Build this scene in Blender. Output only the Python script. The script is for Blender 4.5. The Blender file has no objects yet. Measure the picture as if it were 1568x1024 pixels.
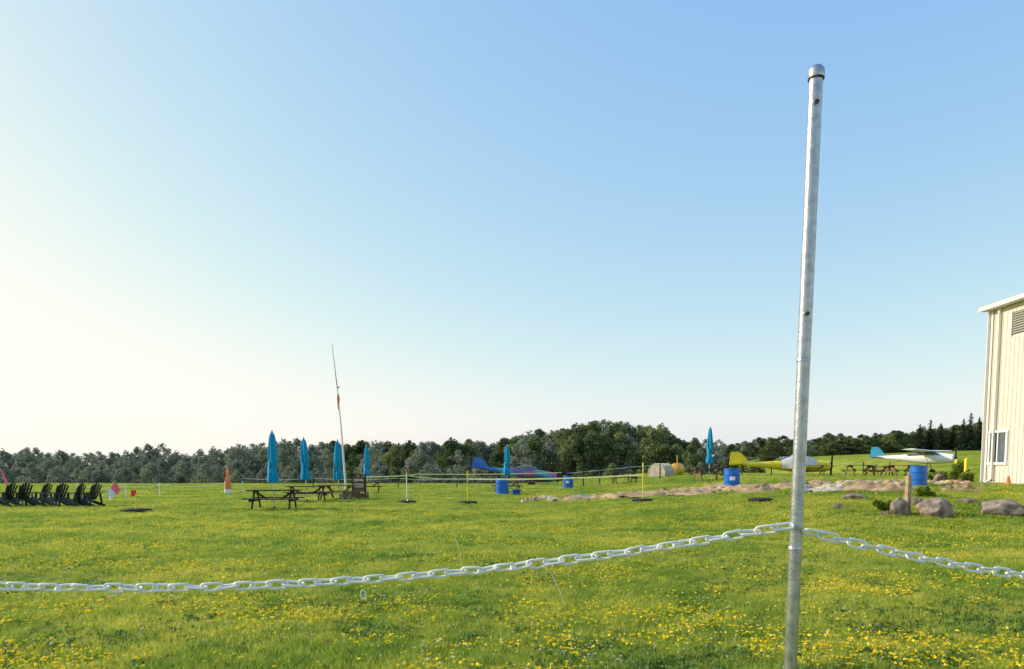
import bpy, math, random
import numpy as np
from mathutils import Vector, Matrix, noise
random.seed(7); RNG=np.random.default_rng(7)
scn=bpy.context.scene
rad=math.radians
F=1132.0; EYE=1.6; HOR=716.0
# ---------------------------------------------------------------- terrain
def S(t):
    t=max(0.0,min(1.0,t)); return t*t*(3-2*t)
def terr(x,y):
    z=0.98*S(x/14.5)*S((y-13)/14)
    z+=0.05*noise.noise(Vector((x*.12,y*.12,0)))*S((y-4)/10)
    z+=0.02*noise.noise(Vector((x*.5,y*.5,3)))
    z-=9.0*S((y-70)/80)*(1-S((x-34)/26))
    z+=3.3*S((x-38)/34)*S((y-58)/60)
    return z
def at(px,D,dz=0.0):
    x=(px-784)/F*D
    return Vector((x,D,terr(x,D)+dz))
def hit(px,py):
    """walk out over the terrain along a bearing until the ground is seen at that depression"""
    D=4.0
    while D<90:
        x=(px-784)/F*D
        if HOR+F*(EYE-terr(x,D))/D<=py: break
        D+=.1
    return at(px,D)
# ---------------------------------------------------------------- materials
def nmat(name,col,rough=.7,metal=0,var=.15,scale=6,bump=0,bscale=30,col2=None,spec=.4,coord='Object',transl=0):
    m=bpy.data.materials.new(name); m.use_nodes=True
    nt=m.node_tree; N=nt.nodes; L=nt.links
    b=N['Principled BSDF']; b.inputs['Roughness'].default_value=rough
    b.inputs['Metallic'].default_value=metal
    b.inputs['Specular IOR Level'].default_value=spec
    tc=N.new('ShaderNodeTexCoord'); nz=N.new('ShaderNodeTexNoise')
    nz.inputs['Scale'].default_value=scale; nz.inputs['Detail'].default_value=5
    L.new(tc.outputs[coord],nz.inputs['Vector'])
    r=N.new('ShaderNodeValToRGB'); L.new(nz.outputs['Fac'],r.inputs['Fac'])
    c=col; c2=col2 or tuple(min(1,v*(1+var)) for v in c); c1=tuple(v*(1-var) for v in c)
    r.color_ramp.elements[0].position=.32; r.color_ramp.elements[1].position=.68
    r.color_ramp.elements[0].color=(*c1,1); r.color_ramp.elements[1].color=(*c2,1)
    L.new(r.outputs['Color'],b.inputs['Base Color'])
    if bump:
        n2=N.new('ShaderNodeTexNoise'); n2.inputs['Scale'].default_value=bscale; n2.inputs['Detail'].default_value=6
        L.new(tc.outputs[coord],n2.inputs['Vector'])
        bp=N.new('ShaderNodeBump'); bp.inputs['Strength'].default_value=bump; bp.inputs['Distance'].default_value=.02
        L.new(n2.outputs['Fac'],bp.inputs['Height']); L.new(bp.outputs['Normal'],b.inputs['Normal'])
    if transl:
        t=N.new('ShaderNodeBsdfTranslucent'); L.new(r.outputs['Color'],t.inputs['Color'])
        mx=N.new('ShaderNodeMixShader'); mx.inputs[0].default_value=transl
        L.new(b.outputs[0],mx.inputs[1]); L.new(t.outputs[0],mx.inputs[2])
        L.new(mx.outputs[0],N['Material Output'].inputs['Surface'])
    return m
def grass_mat(name,gain,blade=True):
    m=bpy.data.materials.new(name); m.use_nodes=True
    nt=m.node_tree; N=nt.nodes; L=nt.links
    b=N['Principled BSDF']; b.inputs['Roughness'].default_value=.55 if blade else 1; b.inputs['Specular IOR Level'].default_value=.3 if blade else 0
    g=N.new('ShaderNodeNewGeometry')
    def nz(scale,det):
        n=N.new('ShaderNodeTexNoise'); n.inputs['Scale'].default_value=scale; n.inputs['Detail'].default_value=det
        L.new(g.outputs['Position'],n.inputs['Vector']); return n
    n1=nz(.35,4); n2=nz(28 if blade else 9,3); n3=nz(1.7,3)
    r=N.new('ShaderNodeValToRGB'); L.new(n1.outputs['Fac'],r.inputs['Fac'])
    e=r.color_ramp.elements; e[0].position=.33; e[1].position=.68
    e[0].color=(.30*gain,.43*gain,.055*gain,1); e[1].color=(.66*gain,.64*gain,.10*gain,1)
    def mul(src,col,a,bb,p0=.35,p1=.7):
        r2=N.new('ShaderNodeValToRGB'); L.new(src.outputs['Fac'],r2.inputs['Fac'])
        e=r2.color_ramp.elements; e[0].position=p0; e[1].position=p1; e[0].color=(*a,1); e[1].color=(*bb,1)
        mx=N.new('ShaderNodeMixRGB'); mx.blend_type='MULTIPLY'; mx.inputs[0].default_value=1
        L.new(col,mx.inputs[1]); L.new(r2.outputs[0],mx.inputs[2]); return mx.outputs[0]
    c=mul(n2,r.outputs[0],(.50,.60,.5),(1.3,1.22,1.4)); c=mul(n3,c,(.60,.78,.7),(1.08,1.05,1.05),.34,.56)
    L.new(c,b.inputs['Base Color'])
    if blade:
        t=N.new('ShaderNodeBsdfTranslucent'); L.new(c,t.inputs['Color'])
        ms=N.new('ShaderNodeMixShader'); ms.inputs[0].default_value=.45
        L.new(b.outputs[0],ms.inputs[1]); L.new(t.outputs[0],ms.inputs[2])
        L.new(ms.outputs[0],N['Material Output'].inputs['Surface'])
    return m
def leaf_mat(name,ca,cb,tr=.3):
    m=bpy.data.materials.new(name); m.use_nodes=True
    nt=m.node_tree; N=nt.nodes; L=nt.links
    b=N['Principled BSDF']; b.inputs['Roughness'].default_value=.7; b.inputs['Specular IOR Level'].default_value=.1
    oi=N.new('ShaderNodeObjectInfo'); g=N.new('ShaderNodeNewGeometry')
    n=N.new('ShaderNodeTexNoise'); n.inputs['Scale'].default_value=.35; L.new(g.outputs['Position'],n.inputs['Vector'])
    a=N.new('ShaderNodeMath'); a.operation='MULTIPLY_ADD'; a.inputs[1].default_value=.8; 
    L.new(oi.outputs['Random'],a.inputs[0]); 
    s=N.new('ShaderNodeMath'); s.operation='MULTIPLY_ADD'; s.inputs[1].default_value=.9; s.inputs[2].default_value=-.38
    L.new(n.outputs['Fac'],s.inputs[0]); L.new(s.outputs[0],a.inputs[2])
    r=N.new('ShaderNodeValToRGB'); L.new(a.outputs[0],r.inputs['Fac'])
    r.color_ramp.elements[0].color=(*ca,1); r.color_ramp.elements[1].color=(*cb,1)
    L.new(r.outputs[0],b.inputs['Base Color'])
    t=N.new('ShaderNodeBsdfTranslucent'); L.new(r.outputs[0],t.inputs['Color'])
    ms=N.new('ShaderNodeMixShader'); ms.inputs[0].default_value=tr
    L.new(b.outputs[0],ms.inputs[1]); L.new(t.outputs[0],ms.inputs[2])
    L.new(ms.outputs[0],N['Material Output'].inputs['Surface'])
    return m
def band_mat(name,cols):
    m=bpy.data.materials.new(name); m.use_nodes=True
    nt=m.node_tree; N=nt.nodes; L=nt.links
    b=N['Principled BSDF']; b.inputs['Roughness'].default_value=.45
    tc=N.new('ShaderNodeTexCoord'); dv=N.new('ShaderNodeVectorMath'); dv.operation='DOT_PRODUCT'
    dv.inputs[1].default_value=(.115,.13,.19); L.new(tc.outputs['Object'],dv.inputs[0])
    ad=N.new('ShaderNodeMath'); ad.inputs[1].default_value=.34; L.new(dv.outputs['Value'],ad.inputs[0])
    fr=N.new('ShaderNodeMath'); fr.operation='FRACT'; L.new(ad.outputs[0],fr.inputs[0])
    r=N.new('ShaderNodeValToRGB'); r.color_ramp.interpolation='CONSTANT'; L.new(fr.outputs[0],r.inputs['Fac'])
    e=r.color_ramp.elements
    e[0].color=(*cols[0],1); e[1].position=1/len(cols); e[1].color=(*cols[1],1)
    for i in range(2,len(cols)):
        q=e.new(i/len(cols)); q.color=(*cols[i],1)
    L.new(r.outputs[0],b.inputs['Base Color']); return m

M_wood=nmat('weathered_wood',(.16,.095,.055),.8,var=.4,scale=9,bump=.3)
M_woodd=nmat('dark_wood',(.05,.035,.025),.8,var=.3,scale=9,bump=.3)
M_umb=nmat('umbrella_fabric',(.005,.36,.60),.75,var=.12,scale=14,transl=.25,bump=.2,bscale=20)
M_alu=nmat('aluminium',(.6,.6,.6),.4,.7,var=.1)
M_galv=nmat('galvanised_steel',(.38,.39,.40),.34,.85,var=.12,scale=34,bump=.10,bscale=120,col2=(.50,.51,.52))
M_rust=nmat('rusty_bolt',(.10,.07,.05),.6,.6,var=.4,scale=60)
M_chain=nmat('white_plastic_chain',(.80,.80,.75),.4,var=.06,scale=20,transl=.08)
M_blue=nmat('blue_barrel_plastic',(.01,.13,.52),.35,var=.15,scale=4)
M_black=nmat('black_rubber',(.03,.028,.025),.8,var=.3,scale=20,bump=.3)
M_chair=nmat('dark_green_paint',(.02,.035,.03),.6,var=.2)
M_yel=nmat('yellow_paint',(.85,.68,.03),.5,var=.08)
M_yelp=nmat('yellow_aircraft_paint',(.80,.66,.03),.4,var=.05)
M_white=nmat('white_paint',(.8,.8,.78),.5,var=.06)
M_red=nmat('red_paint',(.7,.05,.03),.5,var=.1)
M_org=nmat('orange_fabric',(.80,.28,.10),.6,var=.2,transl=.2)
M_pink=nmat('pink_fabric',(.82,.14,.25),.6,var=.12,transl=.2)
M_siding=nmat('cream_steel_siding',(.70,.635,.52),.5,var=.03,scale=1.2)
M_trim=nmat('cream_trim',(.74,.72,.65),.5,var=.04)
M_glass=nmat('window_glass',(.10,.12,.13),.12,0,var=.2,scale=2,spec=.8)
M_louv=nmat('grey_louver',(.33,.32,.28),.6,var=.1)
M_conc=nmat('concrete',(.4,.38,.34),.85,var=.15,bump=.3)
M_roof=nmat('steel_roof',(.55,.52,.45),.45,.3,var=.05)
M_rock=nmat('field_stone',(.17,.13,.10),.9,var=.5,scale=5,bump=.8,bscale=14,col2=(.38,.30,.24))
M_sand=nmat('beige_sand',(.34,.22,.10),.95,var=.35,scale=2.4,bump=.8,bscale=12,col2=(.56,.41,.22))
M_tarp=nmat('crumpled_tarp_cloth',(.55,.48,.36),.7,var=.35,scale=4,bump=.6,bscale=8)
M_teal=nmat('teal_aircraft_paint',(.03,.28,.42),.45,var=.06)
M_fuel=nmat('orange_tank_paint',(.75,.42,.05),.5,var=.08)
M_beige=nmat('beige_canvas',(.48,.42,.31),.8,var=.25,scale=4)
M_flower=nmat('yellow_petals',(.92,.72,.02),.6,var=.1,scale=40,transl=.35)
M_clover=nmat('white_clover_petals',(.75,.72,.62),.6,var=.12,scale=40,transl=.3)
M_weed=nmat('weed_leaves',(.10,.20,.035),.6,var=.3,scale=8,transl=.35)
M_dry=nmat('dry_grass_stalk',(.60,.55,.28),.7,var=.2)
M_bark=nmat('bark',(.10,.08,.06),.9,var=.3,scale=3,bump=.5)
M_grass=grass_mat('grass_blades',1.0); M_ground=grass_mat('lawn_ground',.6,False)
M_leaf=leaf_mat('leaves',(.070,.105,.042),(.26,.30,.11),.35)  # leaf tones lightened to stand in for air haze
M_leaffar=leaf_mat('leaves_haze_tinted',(.19,.23,.175),(.30,.33,.22),.38)  # distance haze painted into the leaf colour: paler, greyer green
M_needle=leaf_mat('needles',(.025,.046,.022),(.055,.085,.035),.15)
M_wing=band_mat('aerobatic_paint',[(.03,.12,.46),(.03,.16,.50),(.04,.36,.50),(.20,.09,.38),(.50,.10,.24),(.04,.38,.42),(.38,.13,.34),(.03,.17,.50)])
# ---------------------------------------------------------------- mesh builder
class MB:
    def __init__(s): s.v=[];s.f=[];s.m=[]
    def box(s,c,d,m=0,R=None):
        c=Vector(c); i=len(s.v)
        for x in(-.5,.5):
            for y in(-.5,.5):
                for z in(-.5,.5):
                    p=Vector((x*d[0],y*d[1],z*d[2]))
                    if R is not None:p=R@p
                    s.v.append(c+p)
        for q in((0,1,3,2),(4,6,7,5),(0,4,5,1),(2,3,7,6),(0,2,6,4),(1,5,7,3)):
            s.f.append([i+k for k in q]); s.m.append(m)
    def beam(s,a,b,w,h,m=0):
        a=Vector(a);b=Vector(b);d=b-a
        R=d.to_track_quat('X','Z').to_matrix()
        s.box((a+b)/2,(d.length,w,h),m,R)
    def cyl(s,a,b,r0,r1=None,n=12,m=0,cap=True):
        a=Vector(a);b=Vector(b); r1=r0 if r1 is None else r1
        R=(b-a).to_track_quat('Z','Y').to_matrix(); i=len(s.v)
        for P,r in((a,r0),(b,r1)):
            for k in range(n):
                t=2*math.pi*k/n; s.v.append(P+R@Vector((r*math.cos(t),r*math.sin(t),0)))
        for k in range(n):
            k2=(k+1)%n; s.f.append([i+k,i+k2,i+n+k2,i+n+k]); s.m.append(m)
        if cap:
            s.f.append([i+k for k in range(n)][::-1]); s.m.append(m)
            s.f.append([i+n+k for k in range(n)]); s.m.append(m)
    def loft(s,secs,m=0,closed=True,cap=True):
        i=len(s.v); n=len(secs[0])
        for q in secs: s.v.extend(Vector(p) for p in q)
        for j in range(len(secs)-1):
            for k in range(n if closed else n-1):
                k2=(k+1)%n
                s.f.append([i+j*n+k,i+j*n+k2,i+(j+1)*n+k2,i+(j+1)*n+k]); s.m.append(m)
        if cap and closed:
            s.f.append([i+k for k in range(n)][::-1]); s.m.append(m)
            e=i+(len(secs)-1)*n; s.f.append([e+k for k in range(n)]); s.m.append(m)
    def lathe(s,prof,n=20,m=0,c=(0,0,0),fold=0,folds=8):
        secs=[]
        for r,z in prof:
            secs.append([(c[0]+r*(1+fold*math.cos(folds*2*math.pi*k/n+z*2))*math.cos(2*math.pi*k/n),
                          c[1]+r*(1+fold*math.cos(folds*2*math.pi*k/n+z*2))*math.sin(2*math.pi*k/n),c[2]+z) for k in range(n)])
        s.loft(secs,m)
    def tube(s,pts,r,n=6,m=0):
        for a,b in zip(pts[:-1],pts[1:]): s.cyl(a,b,r,r,n,m,False)
    def prism(s,poly,t,m=0):
        i=len(s.v); n=len(poly)
        for y in(-t/2,t/2):
            for p in poly: s.v.append(Vector((p[0],y,p[1])))
        s.f.append([i+k for k in range(n)]); s.m.append(m)
        s.f.append([i+n+k for k in range(n)][::-1]); s.m.append(m)
        for k in range(n):
            k2=(k+1)%n; s.f.append([i+k,i+n+k,i+n+k2,i+k2]); s.m.append(m)
    def obj(s,name,mats,loc=(0,0,0),rz=0,smooth=False,parent=None,bevel=0,rot=None):
        me=bpy.data.meshes.new(name); me.from_pydata([tuple(v) for v in s.v],[],s.f)
        for k in mats: me.materials.append(k)
        me.polygons.foreach_set('material_index',s.m)
        me.polygons.foreach_set('use_smooth',[smooth]*len(s.f)); me.update()
        if smooth:
            try: me.set_sharp_from_angle(angle=rad(40))
            except Exception: pass
        o=bpy.data.objects.new(name,me); scn.collection.objects.link(o)
        o.location=loc; o.rotation_euler=rot or (0,0,rz)
        if parent: o.parent=parent
        if bevel:
            b=o.modifiers.new('bev','BEVEL'); b.width=bevel; b.segments=2; b.limit_method='ANGLE'
        return o
def empty(name,loc=(0,0,0),rz=0):
    o=bpy.data.objects.new(name,None); scn.collection.objects.link(o); o.location=loc; o.rotation_euler=(0,0,rz); return o
def npmesh(name,V,faces_n,nf,mats,smooth=False,midx=None):
    me=bpy.data.meshes.new(name); me.vertices.add(len(V)); me.vertices.foreach_set('co',V.astype(np.float32).ravel())
    me.loops.add(len(faces_n)); me.loops.foreach_set('vertex_index',faces_n.astype(np.int32))
    st=np.concatenate([[0],np.cumsum(nf)[:-1]])
    me.polygons.add(len(nf)); me.polygons.foreach_set('loop_start',st.astype(np.int32))
    for k in mats: me.materials.append(k)
    if midx is not None: me.polygons.foreach_set('material_index',midx.astype(np.int32))
    me.update(calc_edges=True); me.validate(); return me
# ---------------------------------------------------------------- ground
g1=list(np.arange(0,82,1.0)); 
x=82.
while x<2600: g1.append(x); x*=1.09
xs=[-a for a in g1[:0:-1]]+g1
ys=list(np.arange(-25,0,2.5))+g1
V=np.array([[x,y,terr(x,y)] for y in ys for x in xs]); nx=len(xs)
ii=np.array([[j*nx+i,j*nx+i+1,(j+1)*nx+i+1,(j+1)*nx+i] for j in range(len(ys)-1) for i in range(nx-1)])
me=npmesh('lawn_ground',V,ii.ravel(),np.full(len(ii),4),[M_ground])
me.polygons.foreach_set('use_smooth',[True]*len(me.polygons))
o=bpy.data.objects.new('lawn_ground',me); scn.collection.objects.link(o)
# ---------------------------------------------------------------- grass tiles
def grass_tile(name,size,n,w,h,tufts):
    P=RNG.uniform(-size/2,size/2,(n,2))
    c=RNG.uniform(-size/2,size/2,(tufts,2)); k=int(n*.55); idx=RNG.integers(0,tufts,k)
    P[:k]=c[idx]+RNG.normal(0,.035*(1+w*40),(k,2))
    H=h*RNG.uniform(.5,1.15,n); th=RNG.uniform(.8,1.8,tufts); H[:k]*=th[idx]
    a=RNG.uniform(0,2*np.pi,n); b=RNG.uniform(0,2*np.pi,n); bend=H*RNG.uniform(.15,.9,n)
    W=w*RNG.uniform(.6,1.3,n)
    dx=np.cos(a)*W/2; dy=np.sin(a)*W/2; z0=-np.full(n,.01)
    bx=np.cos(b)*bend; by=np.sin(b)*bend
    V=np.stack([np.stack([P[:,0]-dx,P[:,1]-dy,z0],1),np.stack([P[:,0]+dx,P[:,1]+dy,z0],1),
      np.stack([P[:,0]+dx*.8+bx*.3,P[:,1]+dy*.8+by*.3,H*.6],1),np.stack([P[:,0]-dx*.8+bx*.3,P[:,1]-dy*.8+by*.3,H*.6],1),
      np.stack([P[:,0]+bx,P[:,1]+by,H],1)],1).reshape(-1,3)
    base=np.arange(n)*5
    fi=np.stack([base,base+1,base+2,base+3,base+3,base+2,base+4],1).ravel()
    nf=np.tile([4,3],n)
    return npmesh(name,V,fi,nf,[M_grass])
GR=empty('grass')
def put_tiles(meshes,size,y0,y1):
    y=y0+size/2
    while y<y1:
        lim=.78*(y+size)+2; x=-math.ceil(lim/size)*size+size/2
        while x<lim:
            if not(x>17.6 and 7<y<28.5):
                o=bpy.data.objects.new('grass_tile',random.choice(meshes)); scn.collection.objects.link(o); o.parent=GR
                e=.6; z=terr(x,y); sx=(terr(x+e,y)-terr(x-e,y))/(2*e); sy=(terr(x,y+e)-terr(x,y-e))/(2*e)
                o.rotation_mode='QUATERNION'
                o.rotation_quaternion=Vector((0,0,1)).rotation_difference(Vector((-sx,-sy,1)))@Matrix.Rotation(random.randrange(4)*math.pi/2,3,'Z').to_quaternion()
                o.location=(x,y,z)
            x+=size
        y+=size
put_tiles([grass_tile('grass_near',1,4200,.0055,.070,60) for _ in range(5)],1,3,14)
put_tiles([grass_tile('grass_mid',2,5200,.011,.066,90) for _ in range(4)],2,14,36)
put_tiles([grass_tile('grass_far',4,7000,.024,.07,120) for _ in range(3)],4,36,84)
# ---------------------------------------------------------------- flowers
def flowers(name,mat,n,thr,y0,y1,size,seed,per,jit=.28,lo=.05,hi=.09):
    V=[];rng=random.Random(seed)
    c=0;tries=0
    while c<n and tries<n*60:
        tries+=1
        y=y0*(y1/y0)**rng.random() if rng.random()<.6 else rng.uniform(y0,y1)
        x=rng.uniform(-.76*y-1,.76*y+1)
        nv=noise.noise(Vector((x*.33+seed,y*.55,seed)))+.6*noise.noise(Vector((x*1.3,y*1.6,seed+9)))
        if nv<thr+rng.uniform(-jit,jit): continue
        if x>17 : continue
        for _ in range(rng.randint(1,per)):
            fx=x+rng.gauss(0,.09); fy=y+rng.gauss(0,.09); fz=terr(fx,fy)+rng.uniform(lo,hi)
            s=size*rng.uniform(.5,1.25)
            for k in range(3):
                q=Matrix.Rotation(rng.uniform(0,6.28),3,'Z')@Matrix.Rotation(rng.uniform(.2,1.4),3,'X')
                ox,oy=rng.gauss(0,s*.4),rng.gauss(0,s*.4)
                for p in((-.5,-.35,0),(.5,-.35,0),(.4,.45,0),(-.4,.45,0)):
                    w=q@(Vector(p)*s); V.append((fx+ox+w.x,fy+oy+w.y,fz+w.z))
        c+=1
    V=np.array(V); me=npmesh(name,V,np.arange(len(V)),np.full(len(V)//4,4),[mat])
    o=bpy.data.objects.new(name,me); scn.collection.objects.link(o)
flowers('yellow_wildflowers',M_flower,8200,.13,5,30,.021,3,4)
flowers('white_clover',M_clover,800,.1,5,16,.014,11,3)
flowers('broadleaf_weeds',M_weed,2600,.16,4.5,14,.040,23,6,.2,.02,.055)
for A,D in ((((706,880),(708,846),(693,816)),11.2),(((868,936),(858,900),(838,868)),8.3)):
    mb=MB(); pts=[]
    for i in range(9):
        t=i/8; px=(1-t)**2*A[0][0]+2*t*(1-t)*A[1][0]+t*t*A[2][0]; py=(1-t)**2*A[0][1]+2*t*(1-t)*A[1][1]+t*t*A[2][1]
        pts.append(Vector(((px-784)/F*D,D,EYE-(py-HOR)/F*D)))
    mb.tube(pts,.006,5); mb.cyl(pts[-1],pts[-1]+Vector((-.02,0,.05)),.008,.002,5)
    mb.obj('dry_grass_stalk',[M_dry])
# ---------------------------------------------------------------- metal posts + chain
def post(bx,by,leanx,H,detail=True):
    mb=MB(); r=.0232; ax=Vector((leanx,0,1))
    z0=terr(bx,by)
    mb.cyl(Vector((0,0,-.2)),ax*H,r,r,28,0)
    t=ax*H
    mb.lathe([(r+.0035,-.028),(r+.0045,-.024),(r+.0045,-.002),(r+.0025,.003),(r*.8,.011),(r*.3,.016),(.001,.0165)],28,0,c=t)
    mb.lathe([(r+.003,-.034),(r+.0048,-.032),(r+.0048,-.029),(r+.003,-.027)],28,1,c=t)
    for h,dr in((1.98,.0012),(1.30,.0014)):
        mb.lathe([(r,-.001),(r+dr,0),(r+dr,.012),(r,.014)],28,0,c=ax*h)
    for h in(H-.118,H-.84):
        p=ax*h+Vector((-.004,-r+.004,0)); mb.cyl(p,p+Vector((.000,-.006,0)),.0115,.0115,16,0); mb.cyl(p,p+Vector((.001,-.012,0)),.0085,.0075,6,1)
    for k in range(3):
        z=1.375+k*.006; mb.lathe([(r+.0005,-.002),(r+.003,0),(r+.0005,.002)],20,2,c=ax*z)
    mb.obj('metal_post',[M_galv,M_rust,M_alu],(bx,by,z0),smooth=True)
PX=1.020; PY=2.7
post(PX,PY,.0145,2.985)
post(-3.95,2.75,.0,2.6); post(4.72,3.15,.01,2.6)
def chain(name,A,B,sag):
    A=Vector(A);B=Vector(B); 
    def pt(t): p=A.lerp(B,t); p.z-=4*sag*t*(1-t); return p
    pts=[pt(i/400) for i in range(401)]; cum=[0]
    for a,b in zip(pts[:-1],pts[1:]): cum.append(cum[-1]+(b-a).length)
    pitch=.060; n=int(cum[-1]/pitch); mb=MB(); j=0
    Lh,Wh,r=.0240,.0145,.0054
    rr=random.Random(5)
    for i in range(n):
        d=(i+.5)*pitch
        while cum[j+1]<d: j+=1
        p=pts[j].lerp(pts[j+1],(d-cum[j])/(cum[j+1]-cum[j])); T=(pts[j+1]-pts[j]).normalized()
        Rm=T.to_track_quat('X','Z').to_matrix()@Matrix.Rotation(rad((66 if i%2 else -24)+rr.gauss(0,9)),3,'X')@Matrix.Rotation(rr.gauss(0,.06),3,'Y')
        path=[]
        for k in range(7):
            t=-math.pi/2+math.pi*k/6; path.append((Lh+Wh*math.cos(t),Wh*math.sin(t),math.cos(t),math.sin(t)))
        for k in range(7):
            t=math.pi/2+math.pi*k/6; path.append((-Lh+Wh*math.cos(t),Wh*math.sin(t),math.cos(t),math.sin(t)))
        base=len(mb.v); K=len(path); Q=7
        for x,y,cx,cy in path:
            for q in range(Q):
                u=2*math.pi*q/Q
                mb.v.append(p+Rm@Vector((x+cx*r*math.cos(u),y+cy*r*math.cos(u),r*math.sin(u))))
        for k in range(K):
            for q in range(Q):
                k2=(k+1)%K;q2=(q+1)%Q
                mb.f.append([base+k*Q+q,base+k2*Q+q,base+k2*Q+q2,base+k*Q+q2]); mb.m.append(0)
    return mb.obj(name,[M_chain],smooth=True)
chain('white_chain',(1.012,2.675,1.392),(-3.925,2.72,1.392),.234)
chain('white_chain',(1.066,2.675,1.372),(4.70,3.12,1.372),.245)
mb=MB(); mb.tube([Vector((-.545+.010*math.cos(t),2.68,1.155-.018+.016*math.sin(t))) for t in np.linspace(0,6.3,12)],.0025,6)
mb.obj('chain_hook',[M_chain],smooth=True)
# ---------------------------------------------------------------- picnic table & umbrella
def table(loc,rz=0,umb=False,uh=2.95,L=1.9,mat=None):
    mb=MB(); w=0
    for k in range(5): mb.box((0,(k-2)*.148,.745),(L,.138,.038))
    for s_ in(-1,1):
        for k in(0,1): mb.box((0,s_*(.66+k*.148),.445),(L,.138,.038))
        X=s_*(L/2-.28)
        mb.beam((X,-.36,.705),(X,.36,.705),.04,.09); mb.beam((X+.042*s_,-.80,.38),(X+.042*s_,.80,.38),.04,.09)
        mb.beam((X,-.22,.72),(X,-.66,0),.042,.1); mb.beam((X,.22,.72),(X,.66,0),.042,.1)
        mb.beam((X*.95,0,.66),(X*.35,0,.40),.04,.07)
    mb.obj('picnic_table',[mat or M_wood],loc,rz)
    if umb:
        u=MB(); u.cyl((0,0,.03),(0,0,uh),.022,.02,10,1)
        u.lathe([(.2,.0),(.21,.03),(.16,.06),(.04,.09),(.03,.14)],16,2)
        z0=random.uniform(.95,1.1); q=random.uniform(.85,1.1)
        pr=[(.10,z0+.02),(.17,z0),(.20,z0+.12),(.175,z0+.32),(.115,z0+.46),(.14,z0+.6),(.175,z0+.85),(.17,z0+1.1),(.145,z0+1.35),(.12,z0+1.6),(.09,uh-.14),(.03,uh-.03)]
        u.lathe([(a*q,b) for a,b in pr],48,0,fold=.24,folds=6)
        u.lathe([(.128*q,z0+.43),(.140*q,z0+.44),(.140*q,z0+.49),(.128*q,z0+.50)],20,0)
        u.lathe([(.02,uh-.04),(.035,uh),(.03,uh+.04),(.001,uh+.06)],10,1)
        u.loft([[(.12*math.cos(t)*q,.12*math.sin(t)*q,z0+1.2),(.24*math.cos(t+.25)*q,.24*math.sin(t+.25)*q,z0+.5),(.25*math.cos(t+.1)*q,.25*math.sin(t+.1)*q,z0+.05)] for t in(3.3,3.6,3.9)],0,closed=False)
        o=u.obj('patio_umbrella',[M_umb,M_alu,M_black],loc,rz,smooth=True,rot=(random.gauss(0,.012),random.gauss(0,.02),rz))
table(hit(420,781),.08,True,mat=M_woodd); table(at(470,34),.5,True,mat=M_woodd); table(at(519,36.5),-.3,True); table(at(563,46),.2,True)
table(at(776,46),.1,True); table(at(1085,41),.15,True,3.0)
table(at(955,50),.1,mat=M_woodd); table(at(1315,48),.05); table(at(1378,46),.1); table(at(1345,54),.3)
table(at(1240,47),-.2)
# ---------------------------------------------------------------- blue barrels
def barrel(loc,s=1,label=False):
    mb=MB(); r=.31
    pr=[(r-.02,0),(r,.02),(r,.06),(r+.006,.29),(r+.022,.30),(r+.022,.33),(r+.006,.34),(r+.006,.60),(r+.022,.61),(r+.022,.64),(r+.006,.65),(r,.86),(r+.015,.87),(r+.015,.91),(r-.01,.91)]
    secs=[[(R*math.cos(2*math.pi*k/28),R*math.sin(2*math.pi*k/28),z) for k in range(28)] for R,z in pr]
    mb.loft(secs,0,cap=False)
    mb.loft([[(R*math.cos(2*math.pi*k/28),R*math.sin(2*math.pi*k/28),z) for k in range(28)] for R,z in((r-.01,.91),(r-.015,.5),(.01,.5))],1,cap=False)
    if label:
        seg=[[((r+.03)*math.cos(t),(r+.03)*math.sin(t),z) for t in np.linspace(rad(240),rad(275),9)] for z in(.38,.55)]
        mb.loft(seg,2,closed=False)
    o=mb.obj('blue_barrel',[M_blue,M_black,M_white],loc,smooth=True); o.scale=(s*1.1,s*1.1,s)
barrel(hit(769,757),1.08); barrel(hit(870,748),1.0,True); barrel(hit(1120,748),.95,True); barrel(hit(1405,745),.8,False)
mb=MB(); mb.loft([[(-a,-b,z),(a,-b,z),(a,b,z),(-a,b,z)] for a,b,z in((.2,.14,0),(.26,.19,.26),(.28,.21,.27),(.28,.21,.3))]); mb.obj('blue_storage_bin',[M_blue],hit(791,757))
# ---------------------------------------------------------------- adirondack chairs
def adirondack(loc,rz):
    mb=MB()
    for k in range(5):
        y=(k-2)*.105; h=.98-.035*abs(k-2)**1.5
        mb.beam((-.22,y*.85,.30),(-.50,y*1.1,h),.088,.018)
    for z,t in((.45,-.275),(.75,-.385)): mb.beam((t-.03,-.27,z),(t-.03,.27,z),.05,.025)
    for k in range(6):
        x=.32-k*.095; mb.box((x,0,.38-.028*k),(.085,.52,.018),0,Matrix.Rotation(-.28,3,'Y'))
    for s_ in(-1,1):
        y=s_*.29
        mb.box((.30,y,.28),(.09,.025,.56)); mb.beam((.38,y*.95,.34),(-.62,y*.95,.03),.025,.12)
        mb.box((-.02,s_*.33,.575),(.78,.13,.022)); mb.beam((-.36,y,.57),(-.42,y,.12),.025,.08)
    mb.obj('adirondack_chair',[M_chair],loc,rz)
for px,r in((-30,2.6),(5,2.75),(30,2.5),(58,2.85),(84,2.6),(109,2.9),(134,2.7)):
    adirondack(hit(px,776+random.uniform(-1,1)),r+.2)
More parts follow.
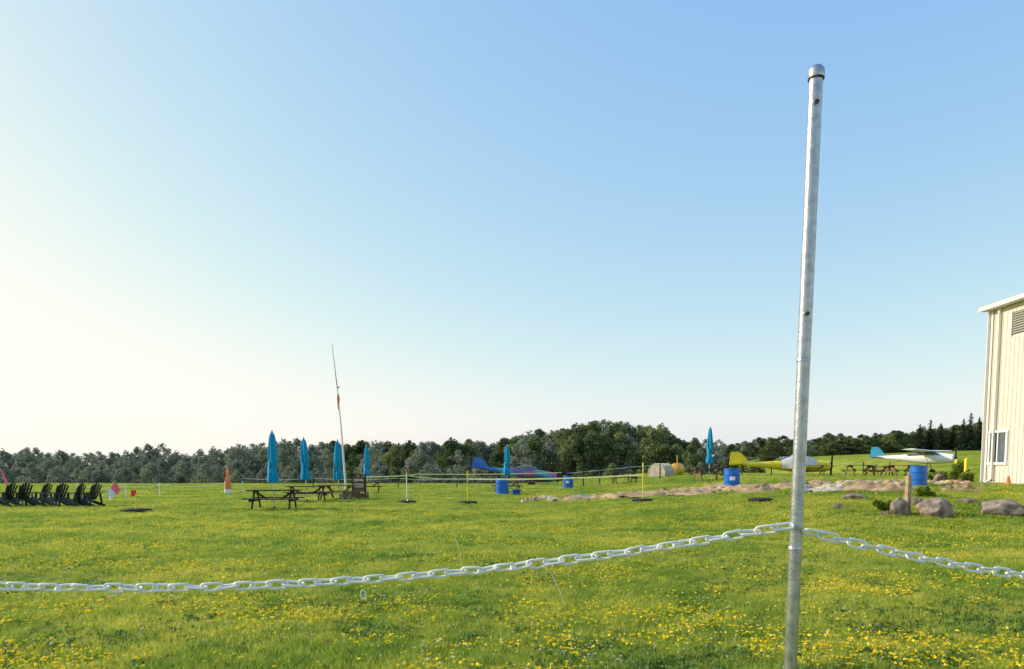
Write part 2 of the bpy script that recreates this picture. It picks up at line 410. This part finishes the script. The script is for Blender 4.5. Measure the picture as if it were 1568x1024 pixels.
# ---------------------------------------------------------------- flags
def drooped_flag(name,loc,h,lean,w,drop,mats):
    mb=MB(); mb.cyl((0,0,0),(lean*h,0,h),.014,.009,8,0)
    n=10; secs=[]
    for i in range(n+1):
        t=i/n; z=h*(.42+.56*t); x=lean*z
        secs.append([(x+w*s*(.55+.45*t),.05*math.sin(9*t+4*s)*s,z-drop*s**1.3+.03*math.sin(7*s+5*t)) for s in np.linspace(0,1,7)])
    a=int(n*.55)
    mb.loft(secs[:a+1],1,closed=False); mb.loft(secs[a:],2,closed=False)
    mb.obj(name,[M_alu]+mats,loc,smooth=True)
drooped_flag('pink_flag',hit(18,766),1.6,-.32,.22,.25,[M_pink,M_pink])
drooped_flag('pink_flag',hit(154,769),.95,.72,.30,.34,[M_white,M_pink])
mb=MB(); mb.cyl((0,0,0),(0,0,1.75),.015,.01,8,1)
mb.lathe([(.18,.08),(.16,.4),(.12,.9),(.06,1.4),(.02,1.7)],24,0,fold=.28,folds=3); mb.lathe([(.19,.05),(.195,.2),(.18,.3),(.16,.31)],24,2,fold=.28,folds=3)
mb.obj('folded_orange_flag',[M_org,M_alu,M_white],hit(350,757))
# ---------------------------------------------------------------- tyres with stakes
M_dirt=nmat('dirt',(.14,.10,.06),.95,var=.3,scale=12,bump=.5)
def tyre(loc,stake=None,h=1.4,top=None,R=.31):
    mb=MB(); n=28
    prof=[(R-.1,0.0),(R-.115,.09),(R-.1,.15),(R-.04,.175),(R+.04,.165),(R+.075,.12),(R+.08,.05),(R+.07,0)]
    mb.loft([[(r*math.cos(2*math.pi*k/n),r*math.sin(2*math.pi*k/n),z-.03) for k in range(n)] for r,z in prof],0,cap=False)
    for k in range(n):
        a=2*math.pi*(k+.5)/n; mb.box(((R+.08)*math.cos(a),(R+.08)*math.sin(a),.06),(.018,.03,.11),0,Matrix.Rotation(a,3,'Z'))
    mb.lathe([(R-.1,0),(R-.1,.05),(.05,.09)],16,3)
    if stake is not None:
        mb.cyl((0,0,0),(.0,0,h),.022,.02,10,1)
        if top is not None: mb.cyl((0,0,h-.14),(0,0,h+.01),.027,.027,10,2)
    mb.obj('old_tyre',[M_black,stake or M_yel,top or M_red,M_dirt],loc,smooth=True,rz=random.random()*6)
A0=hit(623,771);A1=hit(716,772);A2=hit(984,769);A3=hit(1165,769)
tyre(A0,M_white,1.5,M_red);tyre(A1,M_yel,1.45,M_yel);tyre(A2,M_yel,1.5,M_yel);tyre(A3)
tl=hit(208,785); tyre(tl,M_yel,.8,M_red,.42)
mb=MB(); mb.prism([(0,.55),(.16,.60),(.14,.78),(0,.8)],.01,0); mb.obj('small_red_flag',[M_red],tl+Vector((-.16,0,0)))
def line(name,pts,sag,r,mat,flat=False):
    mb=MB()
    for a,b in zip(pts[:-1],pts[1:]):
        q=[]
        for i in range(13):
            t=i/12; p=Vector(a).lerp(Vector(b),t); p.z-=4*sag*t*(1-t); q.append(p)
        if flat:
            for u,v in zip(q[:-1],q[1:]): mb.beam(u,v,.004,r*2)
        else: mb.tube(q,r,6)
    return mb.obj(name,[mat])
up=lambda p,h:Vector(p)+Vector((0,0,h))
M_tape=nmat('yellow_tape',(.72,.76,.35),.5,var=.15,transl=.3)
line('barrier_tape',[up(A0,1.25),up(A1,1.1),up(A2,1.05)],.07,.028,M_tape,True)
line('barrier_tape',[up(at(560,38),1.15),up(at(640,46),1.2),up(at(860,52),1.15)],.05,.03,M_tape,True)
def post_fence(name,spots,h,sag,mat,pr=.03):
    mb=MB()
    for p in spots: mb.cyl(Vector(p)-Vector((0,0,.1)),up(p,h),pr,pr*.9,8,0); mb.lathe([(pr*1.3,0),(pr*1.3,.03),(.005,.05)],8,0,c=up(p,h))
    for a,b in zip(spots[:-1],spots[1:]):
        q=[]
        for i in range(13):
            t=i/12; w=up(a,h*.93).lerp(up(b,h*.93),t); w.z-=4*sag*t*(1-t); q.append(w)
        mb.tube(q,.014,5,1)
    mb.obj(name,[mat,M_chain])
post_fence('chain_barrier',[hit(120,764),hit(193,764),hit(245,762),hit(345,757),hit(372,757)],.75,.16,M_white)
post_fence('chain_barrier',[hit(p,748) for p in(372,480,610,700)],.85,.12,M_woodd,.04)
post_fence('wire_fence',[at(p,52) for p in(868,893,918,940,962,984,1010)],1.15,.02,M_woodd,.045)
post_fence('wire_fence',[at(p,54) for p in(1135,1180,1225,1270,1320,1360)],1.0,.02,M_woodd,.04)
mb=MB(); h=.95; mb.box((0,0,h/2-.05),(.13,.12,h+.1)); mb.loft([[(-.065,-.06,h+.05),(.065,-.06,h+.05),(.065,.06,h+.05),(-.065,.06,h+.05)],[(-.01,-.01,h+.08),(.01,-.01,h+.08),(.01,.01,h+.08),(-.01,.01,h+.08)]])
mb.obj('wooden_post',[nmat('pale_wood',(.36,.27,.17),.8,var=.3,bump=.4)],hit(1390,783),.3,bevel=.008)
# ---------------------------------------------------------------- windsock mast
b=hit(531,765); mb=MB()
p1=Vector((-.22,0,3.6)); p2=Vector((-.38,0,5.6)); p3=Vector((-.60,0,7.75))
mb.cyl((0,0,0),p1,.055,.045,12,0); mb.cyl(p1,p2,.04,.03,10,0); mb.cyl(p2,p3,.022,.008,8,2)
mb.cyl(p2-Vector((0,0,.05)),p2+Vector((.1,0,.02)),.03,.03,8,2)
mb.lathe([(.02,-.75),(.05,-.5),(.065,-.2),(.04,0)],12,1,c=p2+Vector((.04,0,-.35)),fold=.25,folds=3)
mb.box((-.05,-.05,.15),(.5,.4,.3),3)
mb.obj('windsock_mast',[M_white,M_org,M_black,M_conc],b,smooth=True)
mb=MB()
for s_ in(-1,1): mb.box((s_*.34,0,.62),(.07,.07,1.24))
mb.box((0,-.03,.75),(.62,.04,.75),1); mb.box((0,-.055,.98),(.5,.012,.12),2); mb.box((0,-.055,.7),(.5,.012,.2),2); mb.box((0,0,1.27),(.86,.3,.05)); mb.box((0,0,.15),(.9,.45,.3),1)
mb.obj('wooden_notice_board',[M_woodd,M_wood,nmat('paper',(.5,.42,.3),.8)],at(550,38),-.1)
# ---------------------------------------------------------------- sand and tarps
def patch(name,x0,x1,y0,y1,amp,mat,seed,step=.2,shear=0):
    nx=int((x1-x0)/step);ny=int((y1-y0)/step); V=[]
    for j in range(ny+1):
        for i in range(nx+1):
            x=x0+(x1-x0)*i/nx; y=y0+(y1-y0)*j/ny-shear*(x-x0)
            u=2*i/nx-1; v=2*j/ny-1
            e=1-max(abs(u)**2.2,abs(v)**2)+.7*noise.noise(Vector((x*.6+seed,y*.6,seed)))+.6*noise.noise(Vector((x*1.7+seed,y*1.7,seed)))-.34
            k=max(0,min(1,e*3)); 
            h=(-.12 if e<=0 else -.12*(1-k)+k*(.03+amp*(.4+abs(noise.noise(Vector((x*1.6,y*1.6,seed)))*1.3)+.9*noise.noise(Vector((x*5,y*5,seed))))))
            V.append((x,y,terr(x,y)+h))
    V=np.array(V); q=np.array([[j*(nx+1)+i,j*(nx+1)+i+1,(j+1)*(nx+1)+i+1,(j+1)*(nx+1)+i] for j in range(ny) for i in range(nx)])
    me=npmesh(name,V,q.ravel(),np.full(len(q),4),[mat]); me.polygons.foreach_set('use_smooth',[True]*len(q))
    o=bpy.data.objects.new(name,me); scn.collection.objects.link(o)
patch('sand_court',.0,13.5,34.5,39.5,.14,M_sand,2.3,.16,shear=.72)
patch('sand_court',12.5,17.4,27,30,.12,M_sand,5.1,.14)
mb=MB()
for _ in range(260):
    x=random.uniform(.5,16.5); y=37-.72*min(x,13.5)+random.gauss(0,1.3); z=terr(x,y)+.03; r=random.uniform(.04,.16)
    ring=lambda k,zz:[(x+r*k*random.uniform(.7,1.2)*math.cos(t),y+r*k*random.uniform(.7,1.2)*math.sin(t),zz+random.uniform(-.02,.02)) for t in np.linspace(0,6.283,8)[:-1]]
    mb.loft([ring(1.1,z-.04),ring(1.15,z+r*.5),ring(.6,z+r*.95)],random.choice((0,0,0,1,2)))
mb.obj('dirt_and_stone_rubble',[M_sand,M_rock,M_tarp])
def tarp(px,py,w,h,mat,seed):
    c=hit(px,py)+Vector((0,0,.03)); n=26; V=[]
    for j in range(n+1):
        for i in range(n+1):
            u=2*i/n-1; v=2*j/n-1; r=math.hypot(u,v)
            z=h*max(-.3,(1-r**2))*(.5+.9*abs(noise.noise(Vector((u*2.4+seed,v*2.4,seed))))+.25*noise.noise(Vector((u*7,v*7,seed))))
            V.append((c.x+u*w*(1+.3*noise.noise(Vector((v*2,seed,1)))),c.y+v*w*.5,c.z+z))
    V=np.array(V); q=np.array([[j*(n+1)+i,j*(n+1)+i+1,(j+1)*(n+1)+i+1,(j+1)*(n+1)+i] for j in range(n) for i in range(n)])
    me=npmesh('crumpled_tarp',V,q.ravel(),np.full(len(q),4),[mat]); o=bpy.data.objects.new('crumpled_tarp',me); scn.collection.objects.link(o)
M_tb=nmat('blue_tarp_cloth',(.30,.36,.46),.6,var=.4,scale=3)
tarp(835,764,.9,.16,M_tarp,1);tarp(892,764,.6,.2,M_tb,2);tarp(940,762,1.1,.18,M_tarp,3);tarp(1010,759,1.5,.22,M_sand,4);tarp(1075,757,1.3,.2,M_sand,9)
tarp(1165,754,.8,.3,M_sand,5);tarp(1236,753,.5,.18,M_tb,6);tarp(1278,752,.8,.28,M_tarp,7);tarp(1330,750,1.0,.26,M_sand,8);tarp(1470,752,.8,.22,M_sand,12);tarp(1370,752,.8,.2,M_sand,15)
# ---------------------------------------------------------------- rocks
def rock(px,py,w,h,seed,name='boulder'):
    import bmesh
    bm=bmesh.new(); bmesh.ops.create_icosphere(bm,subdivisions=4,radius=1)
    pl=[Vector((random.gauss(0,1),random.gauss(0,1),random.gauss(0,.8))).normalized() for _ in range(11)]
    for v in bm.verts:
        d=v.co.normalized(); r=1.0
        for p in pl:
            k=d.dot(p)
            if k>.2: r=min(r,.80/k)
        r*=1+.10*noise.noise(d*2+Vector((seed,0,0)))+.04*noise.noise(d*7+Vector((seed,2,0)))
        v.co=Vector((d.x*r*w/2,d.y*r*w*.42,d.z*r*h*.62+h*.33))
    me=bpy.data.meshes.new(name); bm.to_mesh(me); bm.free(); me.materials.append(M_rock)
    me.polygons.foreach_set('use_smooth',[True]*len(me.polygons))
    try: me.set_sharp_from_angle(angle=rad(28))
    except Exception: pass
    o=bpy.data.objects.new(name,me); scn.collection.objects.link(o); o.location=hit(px,py)
    o.rotation_euler=(0,0,random.uniform(-.3,.3))
rock(1379,790,.56,.50,1);rock(1402,774,.5,.26,2);rock(1434,791,1.0,.50,3);rock(1484,771,.6,.16,4);rock(1537,788,1.2,.42,5);rock(1284,779,.32,.16,6)
rock(1306,765,.75,.2,7);rock(1437,740,.55,.42,8);rock(1355,788,.3,.1,9);rock(1452,752,.5,.2,10);rock(1590,790,.9,.4,13)
# ---------------------------------------------------------------- leafy things
def leafcloud(cl,nper,s,flat=1.0):
    out=[]
    for (x,y,z,r) in cl:
        n=int(nper*r*r); d=RNG.normal(0,1,(n,3)); d/=np.linalg.norm(d,axis=1)[:,None]+1e-9
        rr=r*RNG.uniform(.55,1.08,n)[:,None]; c=np.array([x,y,z])+d*rr*np.array([1,1,flat])
        nrm=d+RNG.normal(0,.55,(n,3)); nrm/=np.linalg.norm(nrm,axis=1)[:,None]
        t=np.cross(nrm,RNG.normal(0,1,(n,3))); t/=np.linalg.norm(t,axis=1)[:,None]+1e-9; b=np.cross(nrm,t)
        sz=s*RNG.uniform(.5,1.25,n)[:,None]
        out.append(np.stack([c-t*sz*.5-b*sz*.28,c+t*sz*.5-b*sz*.4,c+t*sz*.42+b*sz*.4,c-t*sz*.5+b*sz*.3],1).reshape(-1,3))
    return np.concatenate(out)
def merge(name,mb,LV,mats):
    nv=len(mb.v); V=np.concatenate([np.array([tuple(v) for v in mb.v]),LV]) if nv else LV
    fl=[i for f in mb.f for i in f]; nf=[len(f) for f in mb.f]; k=len(LV)//4
    fi=np.concatenate([np.array(fl,dtype=int),np.arange(len(LV))+nv]); nf=np.concatenate([np.array(nf,dtype=int),np.full(k,4)])
    mi=np.concatenate([np.zeros(len(mb.f)),np.ones(k)])
    return npmesh(name,V,fi,nf,mats,midx=mi)
def deciduous(seed,lm,slim=1.0,nper=60):
    r=random.Random(seed); mb=MB(); H=18.0
    p=Vector((0,0,-1)); top=Vector((r.gauss(0,.5),r.gauss(0,.5),H*.72)); segs=[p.lerp(top,t)+Vector((r.gauss(0,.15),r.gauss(0,.15),0)) for t in(0,.25,.5,.75,1)]
    for i in range(4): mb.cyl(segs[i],segs[i+1],.34-.07*i,.27-.07*i,8)
    cl=[]; W=5.2*slim
    for i in range(46):
        t=r.random()**.8; z=H*(.12+.82*t); prof=math.sin(math.pi*min(1,(.14+.86*t)))**.6*(1-.25*t)
        a=r.uniform(0,6.283); q=W*prof*math.sqrt(r.uniform(.15,1)); rr=r.uniform(.9,2.2)*(1-.35*t)
        c=Vector((q*math.cos(a),q*math.sin(a),z)); cl.append((c.x,c.y,c.z,rr))
        if i%4==0:
            s=segs[1].lerp(segs[4],min(1,max(0,t-.15))); mb.cyl(s,c,.11,.03,5)
    cl.append((0,0,H*.93,1.1)); 
    return merge('deciduous_tree',mb,leafcloud(cl,nper,.48),[M_bark,lm])
def spruce(seed,lm):
    r=random.Random(seed); mb=MB(); H=14.; mb.cyl((0,0,-1),(0,0,H),.22,.03,8); LV=[]
    z=.8
    while z<H-.3:
        R=(1-z/H)**.85*3.0*r.uniform(.85,1.12); n=max(5,int(R*5))
        for k in range(n):
            a=r.uniform(0,6.283); L=R*r.uniform(.7,1.1); m=max(3,int(L*7)); 
            tt=RNG.uniform(.1,1,m); c=np.stack([np.cos(a)*L*tt,np.sin(a)*L*tt,z-.28*L*tt**1.5+RNG.normal(0,.06,m)],1)+RNG.normal(0,.08,(m,3))
            s=.42*(1.1-.5*tt)[:,None]; t=np.array([math.cos(a),math.sin(a),-.3])+RNG.normal(0,.5,(m,3)); b=np.array([-math.sin(a),math.cos(a),0])+RNG.normal(0,.4,(m,3))
            LV.append(np.stack([c-t*s*.5-b*s*.3,c+t*s*.5-b*s*.15,c+t*s*.5+b*s*.15,c-t*s*.5+b*s*.3],1).reshape(-1,3))
        z+=.36
    return merge('spruce_tree',mb,np.concatenate(LV),[M_bark,lm])
near=[deciduous(i,M_leaf,1 if i%3 else .75) for i in range(6)]
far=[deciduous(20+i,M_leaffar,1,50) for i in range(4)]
spr=[spruce(40+i,M_needle) for i in range(3)]
prof=[(-300,690),(0,686),(60,684),(130,691),(180,685),(250,678),(300,690),(370,677),(420,672),(480,673),(560,673),(620,672),(700,672),(760,672),(800,656),(850,655),(900,639),(940,638),(990,648),(1015,657),(1050,670),(1110,673),(1180,667),(1240,665),(1320,660),(1370,655),(1420,651),(1500,640),(1900,640)]
def top_at(px): return float(np.interp(px,[p[0] for p in prof],[p[1] for p in prof]))
TL=empty('distant_tree_line')
def tree(px,D,ytop,meshes,H0=18.,wide=1.0):
    x=(px-784)/F*D; z=terr(x,D); zt=EYE+(HOR-ytop)/F*D; s=(zt-z)/(H0)
    if s<=.05: return
    o=bpy.data.objects.new('tree',random.choice(meshes)); scn.collection.objects.link(o); o.parent=TL
    o.location=(x,D,z); o.rotation_euler=(0,0,random.uniform(0,6.28)); w=max(s,.55)*wide; o.scale=(w,w,s)
px=-330
while px<1900:
    left=px<560
    D=random.uniform(235,275) if left else random.uniform(185,215)
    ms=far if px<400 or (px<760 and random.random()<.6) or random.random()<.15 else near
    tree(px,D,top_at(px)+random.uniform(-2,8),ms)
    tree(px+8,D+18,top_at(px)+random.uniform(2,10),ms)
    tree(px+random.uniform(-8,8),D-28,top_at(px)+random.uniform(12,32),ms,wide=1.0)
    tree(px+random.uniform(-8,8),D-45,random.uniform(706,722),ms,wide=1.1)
    px+=random.uniform(15,22)
for px,D,t in((905,160,657),(880,158,664),(925,162,662),(1012,190,648),(820,165,666),(960,170,652),(690,170,670),(1180,165,675),(715,172,676)):
    tree(px,D,t,near)
for px in range(1270,1500,17):
    tree(px+random.uniform(-4,4),165,top_at(px)+random.uniform(4,14),near)
for px,D,t in((1404,140,650),(1420,140,644),(1436,138,648),(1455,138,652),(1470,135,642),(1481,134,632),(1494,136,638),(1510,136,642),(1530,136,634)):
    tree(px,D,t+random.uniform(-2,2),spr,14.,wide=1.25)
def shrub(px,py,w,h,lm,name='shrub'):
    cl=[(random.gauss(0,w*.25),random.gauss(0,w*.2),h*random.uniform(.25,.75),w*.28) for _ in range(9)]
    mb=MB()
    for c in cl[:6]: mb.cyl((0,0,-.05),c[:3],.012,.006,5)
    o=bpy.data.objects.new(name,merge(name,mb,leafcloud(cl,60/(w*.28)**1*1.2/ (w*.28),.09,h/w*1.0),[M_bark,lm])); scn.collection.objects.link(o); o.location=hit(px,py)
M_sh=leaf_mat('shrub_leaves',(.12,.19,.02),(.30,.34,.06))
shrub(1440,738,.9,.5,M_sh);shrub(1466,740,.5,.9,M_sh);shrub(1422,738,.7,.4,M_sh);shrub(1482,742,.4,.6,M_sh)
shrub(1355,783,.45,.3,M_sh); shrub(1415,762,.4,.35,M_sh)
# ---------------------------------------------------------------- yellow bollards, cone
for px,py in((1477,741),(1462,736)):
    mb=MB(); mb.cyl((0,0,-.1),(0,0,.95),.07,.07,16); mb.lathe([(.07,.95),(.05,.99),(.005,1.01)],16); mb.obj('yellow_bollard',[M_yel],hit(px,py),smooth=True)
mb=MB(); mb.box((0,0,.015),(.26,.26,.03)); mb.lathe([(.1,.03),(.07,.14),(.069,.15),(.03,.33),(.02,.34)],16); mb.obj('traffic_cone',[M_org],Vector((17.35,25.9,terr(17.35,25.9)+.03)))
# ---------------------------------------------------------------- hangar building
BX,Y0,Y1,ZB,ZE=17.85,9.0,28.0,.98,7.5
W=16.0; hb=empty('metal_hangar')
mb=MB(); zb=.4
mb.box((BX+W/2,(Y0+Y1)/2,(zb+ZE)/2),(W,Y1-Y0,ZE-zb))
ridge=ZE+W/2*.25
for y in(Y0,Y1):
    i=len(mb.v); mb.v.extend([Vector((BX,y,ZE)),Vector((BX+W,y,ZE)),Vector((BX+W/2,y,ridge))]); mb.f.append([i,i+1,i+2]); mb.m.append(0)
wins=[(26.78,27.74,1.75,2.92)]
y=Y0+.12
while y<Y1-.12:
    blocks=[(zb,ZE)]
    for (a,b_,c,d) in wins:
        if a-.1<y<b_+.1: blocks=[(zb,c-.09),(d+.09,ZE)]
    if Y0+.9<y<26.9: blocks=[(blocks[0][0],min(blocks[0][1],6.27))]+[q for q in blocks[1:]]+[(7.16,ZE)] if len(blocks)==1 else [blocks[0],(blocks[1][0],6.27),(7.16,ZE)]
    for a,b_ in blocks:
        sec=lambda z:[(BX+.002,y-.028,z),(BX-.024,y-.012,z),(BX-.024,y+.012,z),(BX+.002,y+.028,z)]
        mb.loft([sec(a),sec(b_)],0)
    y+=.228
mb.obj('siding_walls',[M_siding],parent=hb)
mb=MB()
for s_,xa in((1,BX-.35),(-1,BX+W+.35)):
    xr=BX+W/2; za=ZE-.35*.25+.10
    mb.loft([[(xa,Y0-.3,za),(xr,Y0-.3,ridge+.10),(xr,Y0-.3,ridge+.16),(xa,Y0-.3,za+.06)],[(xa,Y1+.3,za),(xr,Y1+.3,ridge+.10),(xr,Y1+.3,ridge+.16),(xa,Y1+.3,za+.06)]])
mb.obj('roof',[M_roof],parent=hb)
mb=MB()
mb.box((BX-.30,(Y0+Y1)/2,ZE-.03),(.14,Y1-Y0+.5,.13)); mb.box((BX-.14,(Y0+Y1)/2,ZE-.085),(.18,Y1-Y0+.4,.02))
mb.box((BX-.035,Y1-.05,(zb+ZE-.1)/2),(.03,.14,ZE-.1-zb)); mb.box((BX-.05,Y1+.012,(zb+ZE)/2),(.2,.03,ZE-zb-.12))
mb.box((BX-.09,Y1-.55,(1.1+ZE-.1)/2),(.09,.08,ZE-.1-1.1)); mb.beam((BX-.09,Y1-.55,1.15),(BX-.32,Y1-.55,1.02),.08,.09)
mb.obj('trim_gutter_downspout',[M_trim],parent=hb)
mb=MB()
for (a,b_,c,d) in wins:
    mb.box((BX-.012,(a+b_)/2,(c+d)/2),(.02,b_-a,d-c),1)
    for yy,wd in((a,.08),(b_,.08),((a+b_)/2,.05)): mb.box((BX-.035,yy,(c+d)/2),(.06,wd,d-c+.1),0)
    for zz in(c,d): mb.box((BX-.038,(a+b_)/2,zz),(.07,b_-a+.14,.08),0)
mb.obj('window',[M_white,M_glass],parent=hb)
mb=MB()
yy=26.85
while yy>11:
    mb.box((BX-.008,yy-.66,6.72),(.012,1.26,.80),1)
    for k in range(9): mb.box((BX-.022,yy-.66,6.38+k*.085),(.02,1.24,.05),0,Matrix.Rotation(.5,3,'Y'))
    for e in(yy,yy-1.32): mb.box((BX-.03,e,6.72),(.045,.05,.86),2)
    yy-=1.32
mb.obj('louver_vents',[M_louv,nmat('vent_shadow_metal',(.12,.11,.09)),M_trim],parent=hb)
mb=MB(); mb.box((BX+W/2,(Y0+Y1)/2,.45),(W+.1,Y1-Y0+.1,1.2)); mb.obj('foundation',[M_conc],parent=hb)
# ---------------------------------------------------------------- aircraft
def airplane(name,loc,hd,L,span,mats,high=False,bubble=True,cover=None,pitch=0,sc=1.0,zc=1.15):
    mb=MB() # mats: body, wing, tail, glass, dark
    st=[(.36,.10,.10,.0),(.345,.32,.34,0),(.25,.38,.42,.0),(.12,.42,.48,.02),(0,.42,.48,.02),(-.12,.36,.38,.04),(-.3,.22,.24,.08),(-.48,.12,.15,.12),(-.62,.05,.08,.16)]
    mb.loft([[(x*L,w*math.cos(t),zc+c+h*math.sin(t)) for t in np.linspace(0,2*math.pi,17)[:-1]] for x,w,h,c in st],0)
    mb.cyl((.36*L,0,zc),(.36*L+.22,0,zc),.12,.02,12,4); mb.beam((.37*L,.1,zc-.85),(.37*L,-.1,zc+.85),.12,.03,4)
    wz=zc+.58 if high else zc-.30; c0=1.45
    for s_ in(-1,1):
        secs=[]
        for k,y in enumerate(np.linspace(.0 if high else .3,span/2,7)):
            c=c0*(1-.25*(k/6)**2); zz=wz+abs(y)*(.02 if high else .07)
            secs.append([(.13*L-a*c,s_*y,zz+b*c*.8) for a,b in((0,0),(.1,.06),(.35,.085),(.7,.05),(1,0),(.6,-.02),(.2,-.035))])
        mb.loft(secs,1)
        if high: mb.cyl((.08*L,s_*.4,zc-.35),(.08*L,s_*span*.26,wz+.05),.03,.03,6,1)
        mb.loft([[(-.52*L-a*.9*(1-.4*k),s_*(.05+k*1.35),zc+.18+b) for a,b in((0,0),(.4,.03),(1,0),(.4,-.03))] for k in(0,1)],2)
        mb.cyl((.06*L,s_*.3,zc-.4),(.06*L,s_*.95,.25),.035,.03,6,4); mb.cyl((.06*L,s_*.90,.24),(.06*L,s_*1.04,.24),.24,.24,16,4)
    mb.prism([(-.46*L,zc+.22),(-.56*L,zc+.95),(-.60*L,zc+1.05),(-.66*L,zc+1.02),(-.68*L,zc+.1),(-.62*L,zc+.05)],.07,2)
    mb.cyl((-.58*L,-.05,.9),(-.62*L,0,.12),.025,.02,6,4); mb.cyl((-.62*L,-.04,.1),(-.62*L,.04,.1),.1,.1,10,4)
    if high:
        mb.loft([[(x*L,s*.40,z) for s,z in((-1,zc+.3),(1,zc+.3),(.85,h),(-.85,h))] for x,h in((.2,zc+.32),(.11,zc+.58),(-.08,zc+.55),(-.2,zc+.33))],3)
    elif bubble:
        mb.loft([[(x*L,.34*k*math.cos(t),zc+.34+.45*k*math.sin(t)) for t in np.linspace(0,math.pi,9)] for x,k in((.14,.15),(.08,.8),(0,1),(-.1,.75),(-.2,.15))],3,closed=False)
    M_=list(mats)
    if cover:
        secs=[]
        for x,k in((.22,.75),(.13,1.05),(.05,1.3),(-.03,1.25),(-.10,.95),(-.15,.8)):
            secs.append([(x*L,.50*k*math.cos(t)*(1+.06*math.sin(9*t+x*40)),zc-.05+(.66*k)*math.sin(t)*(1+.04*math.sin(7*t+x*60))) for t in np.linspace(-.2,math.pi+.2,19)])
        mb.loft(secs,5,closed=False); M_.append(cover)
    o=mb.obj(name,M_,loc,smooth=True,rot=(0,pitch,hd)); o.scale=(sc,)*3
M_cov=nmat('grey_cover_cloth',(.60,.60,.56),.8,var=.15,scale=3,bump=.5,bscale=4)
airplane('aerobatic_airplane',at(806,66,-.15),.12,7.4,7.6,[M_wing,M_wing,M_wing,M_glass,M_black],pitch=.10)
airplane('yellow_airplane',at(1216,54,-.40),-.10,6.9,7.5,[M_yelp,M_yelp,M_yelp,M_glass,M_black],cover=M_cov)
airplane('high_wing_airplane',at(1412,62,0),-.80,6.4,9.4,[M_white,M_white,M_teal,M_glass,M_black],high=True,zc=1.35)
# blue cabin stripe / cowling accent is a separate coloured aircraft part
# ---------------------------------------------------------------- tanks
mb=MB()
for s_ in(-.5,.5): mb.box((s_*.8,0,.25),(.12,.7,.5),1)
mb.loft([[(x,r*math.cos(t),.95+r*math.sin(t)) for t in np.linspace(0,2*math.pi,25)[:-1]] for x,r in((-.92,.2),(-.85,.45),(-.7,.52),(.7,.52),(.85,.45),(.92,.2))],0)
mb.cyl((0,0,1.4),(0,0,2.2),.04,.04,8,0); mb.obj('fuel_tank',[M_fuel,M_black],at(1036,60,-.35),1.1,smooth=True).scale=(.9,.9,.9)
mb=MB(); n=14
mb.loft([[(x,-.7,0)]+[(x,.7*math.cos(t),.3+.7*math.sin(t)) for t in np.linspace(math.pi,0,n)]+[(x,.7,0)] for x in np.linspace(-.8,.8,4)],0)
for x in np.linspace(-.8,.8,4): mb.tube([Vector((x,.72*math.cos(t),.3+.73*math.sin(t))) for t in np.linspace(0,math.pi,12)],.03,6,1)
mb.obj('canvas_shelter',[M_beige,nmat('tent_pole',(.6,.55,.42))],at(1012,58,0),.9,smooth=True)
# ---------------------------------------------------------------- sky, sun, camera
AZ=-77; EL=25
w=bpy.data.worlds.new('World'); scn.world=w; w.use_nodes=True; nt=w.node_tree; N=nt.nodes; L=nt.links
bg=N['Background']; sky=N.new('ShaderNodeTexSky'); sky.sky_type='NISHITA'; sky.sun_disc=False
sky.sun_elevation=rad(EL); sky.sun_rotation=rad(AZ); sky.air_density=1.0; sky.dust_density=1.25; sky.ozone_density=1.0
# tone response of the hazy summer sky (per-channel power, bounded), applied to the Nishita radiance
sp=N.new('ShaderNodeSeparateColor'); cb=N.new('ShaderNodeCombineColor'); L.new(sky.outputs[0],sp.inputs[0])
for i,(g,k,mxv) in enumerate(((.86,.275,1.0),(.60,.385,1.0),(.20,.73,.92))):
    p=N.new('ShaderNodeMath'); p.operation='POWER'; p.inputs[1].default_value=g; L.new(sp.outputs[i],p.inputs[0])
    m=N.new('ShaderNodeMath'); m.operation='MULTIPLY'; m.inputs[1].default_value=k; L.new(p.outputs[0],m.inputs[0])
    c=N.new('ShaderNodeMath'); c.operation='SMOOTH_MIN'; c.inputs[1].default_value=mxv; c.inputs[2].default_value=.3; L.new(m.outputs[0],c.inputs[0])
    d=N.new('ShaderNodeMath'); d.operation='DIVIDE'; d.inputs[1].default_value=.15; L.new(c.outputs[0],d.inputs[0])
    L.new(d.outputs[0],cb.inputs[i])
L.new(cb.outputs[0],bg.inputs['Color']); bg.inputs['Strength'].default_value=.15
sl=bpy.data.lights.new('sun','SUN'); sl.energy=5.0; sl.angle=rad(.5); sl.color=(1,.87,.70)
so=bpy.data.objects.new('sun',sl); scn.collection.objects.link(so)
d=Vector((math.sin(rad(AZ))*math.cos(rad(EL)),math.cos(rad(AZ))*math.cos(rad(EL)),math.sin(rad(EL))))
so.rotation_euler=(-d).to_track_quat('-Z','Y').to_euler(); so.location=d*100
cam=bpy.data.cameras.new('camera'); co=bpy.data.objects.new('camera',cam); scn.collection.objects.link(co)
cam.lens=26; cam.sensor_width=36; cam.clip_end=6000; cam.clip_start=.05
co.location=(0,0,EYE); co.rotation_euler=(rad(90-4.5),0,0); cam.shift_y=293/1568
scn.camera=co
scn.view_settings.view_transform='Standard'; scn.view_settings.look='None'; scn.view_settings.exposure=0
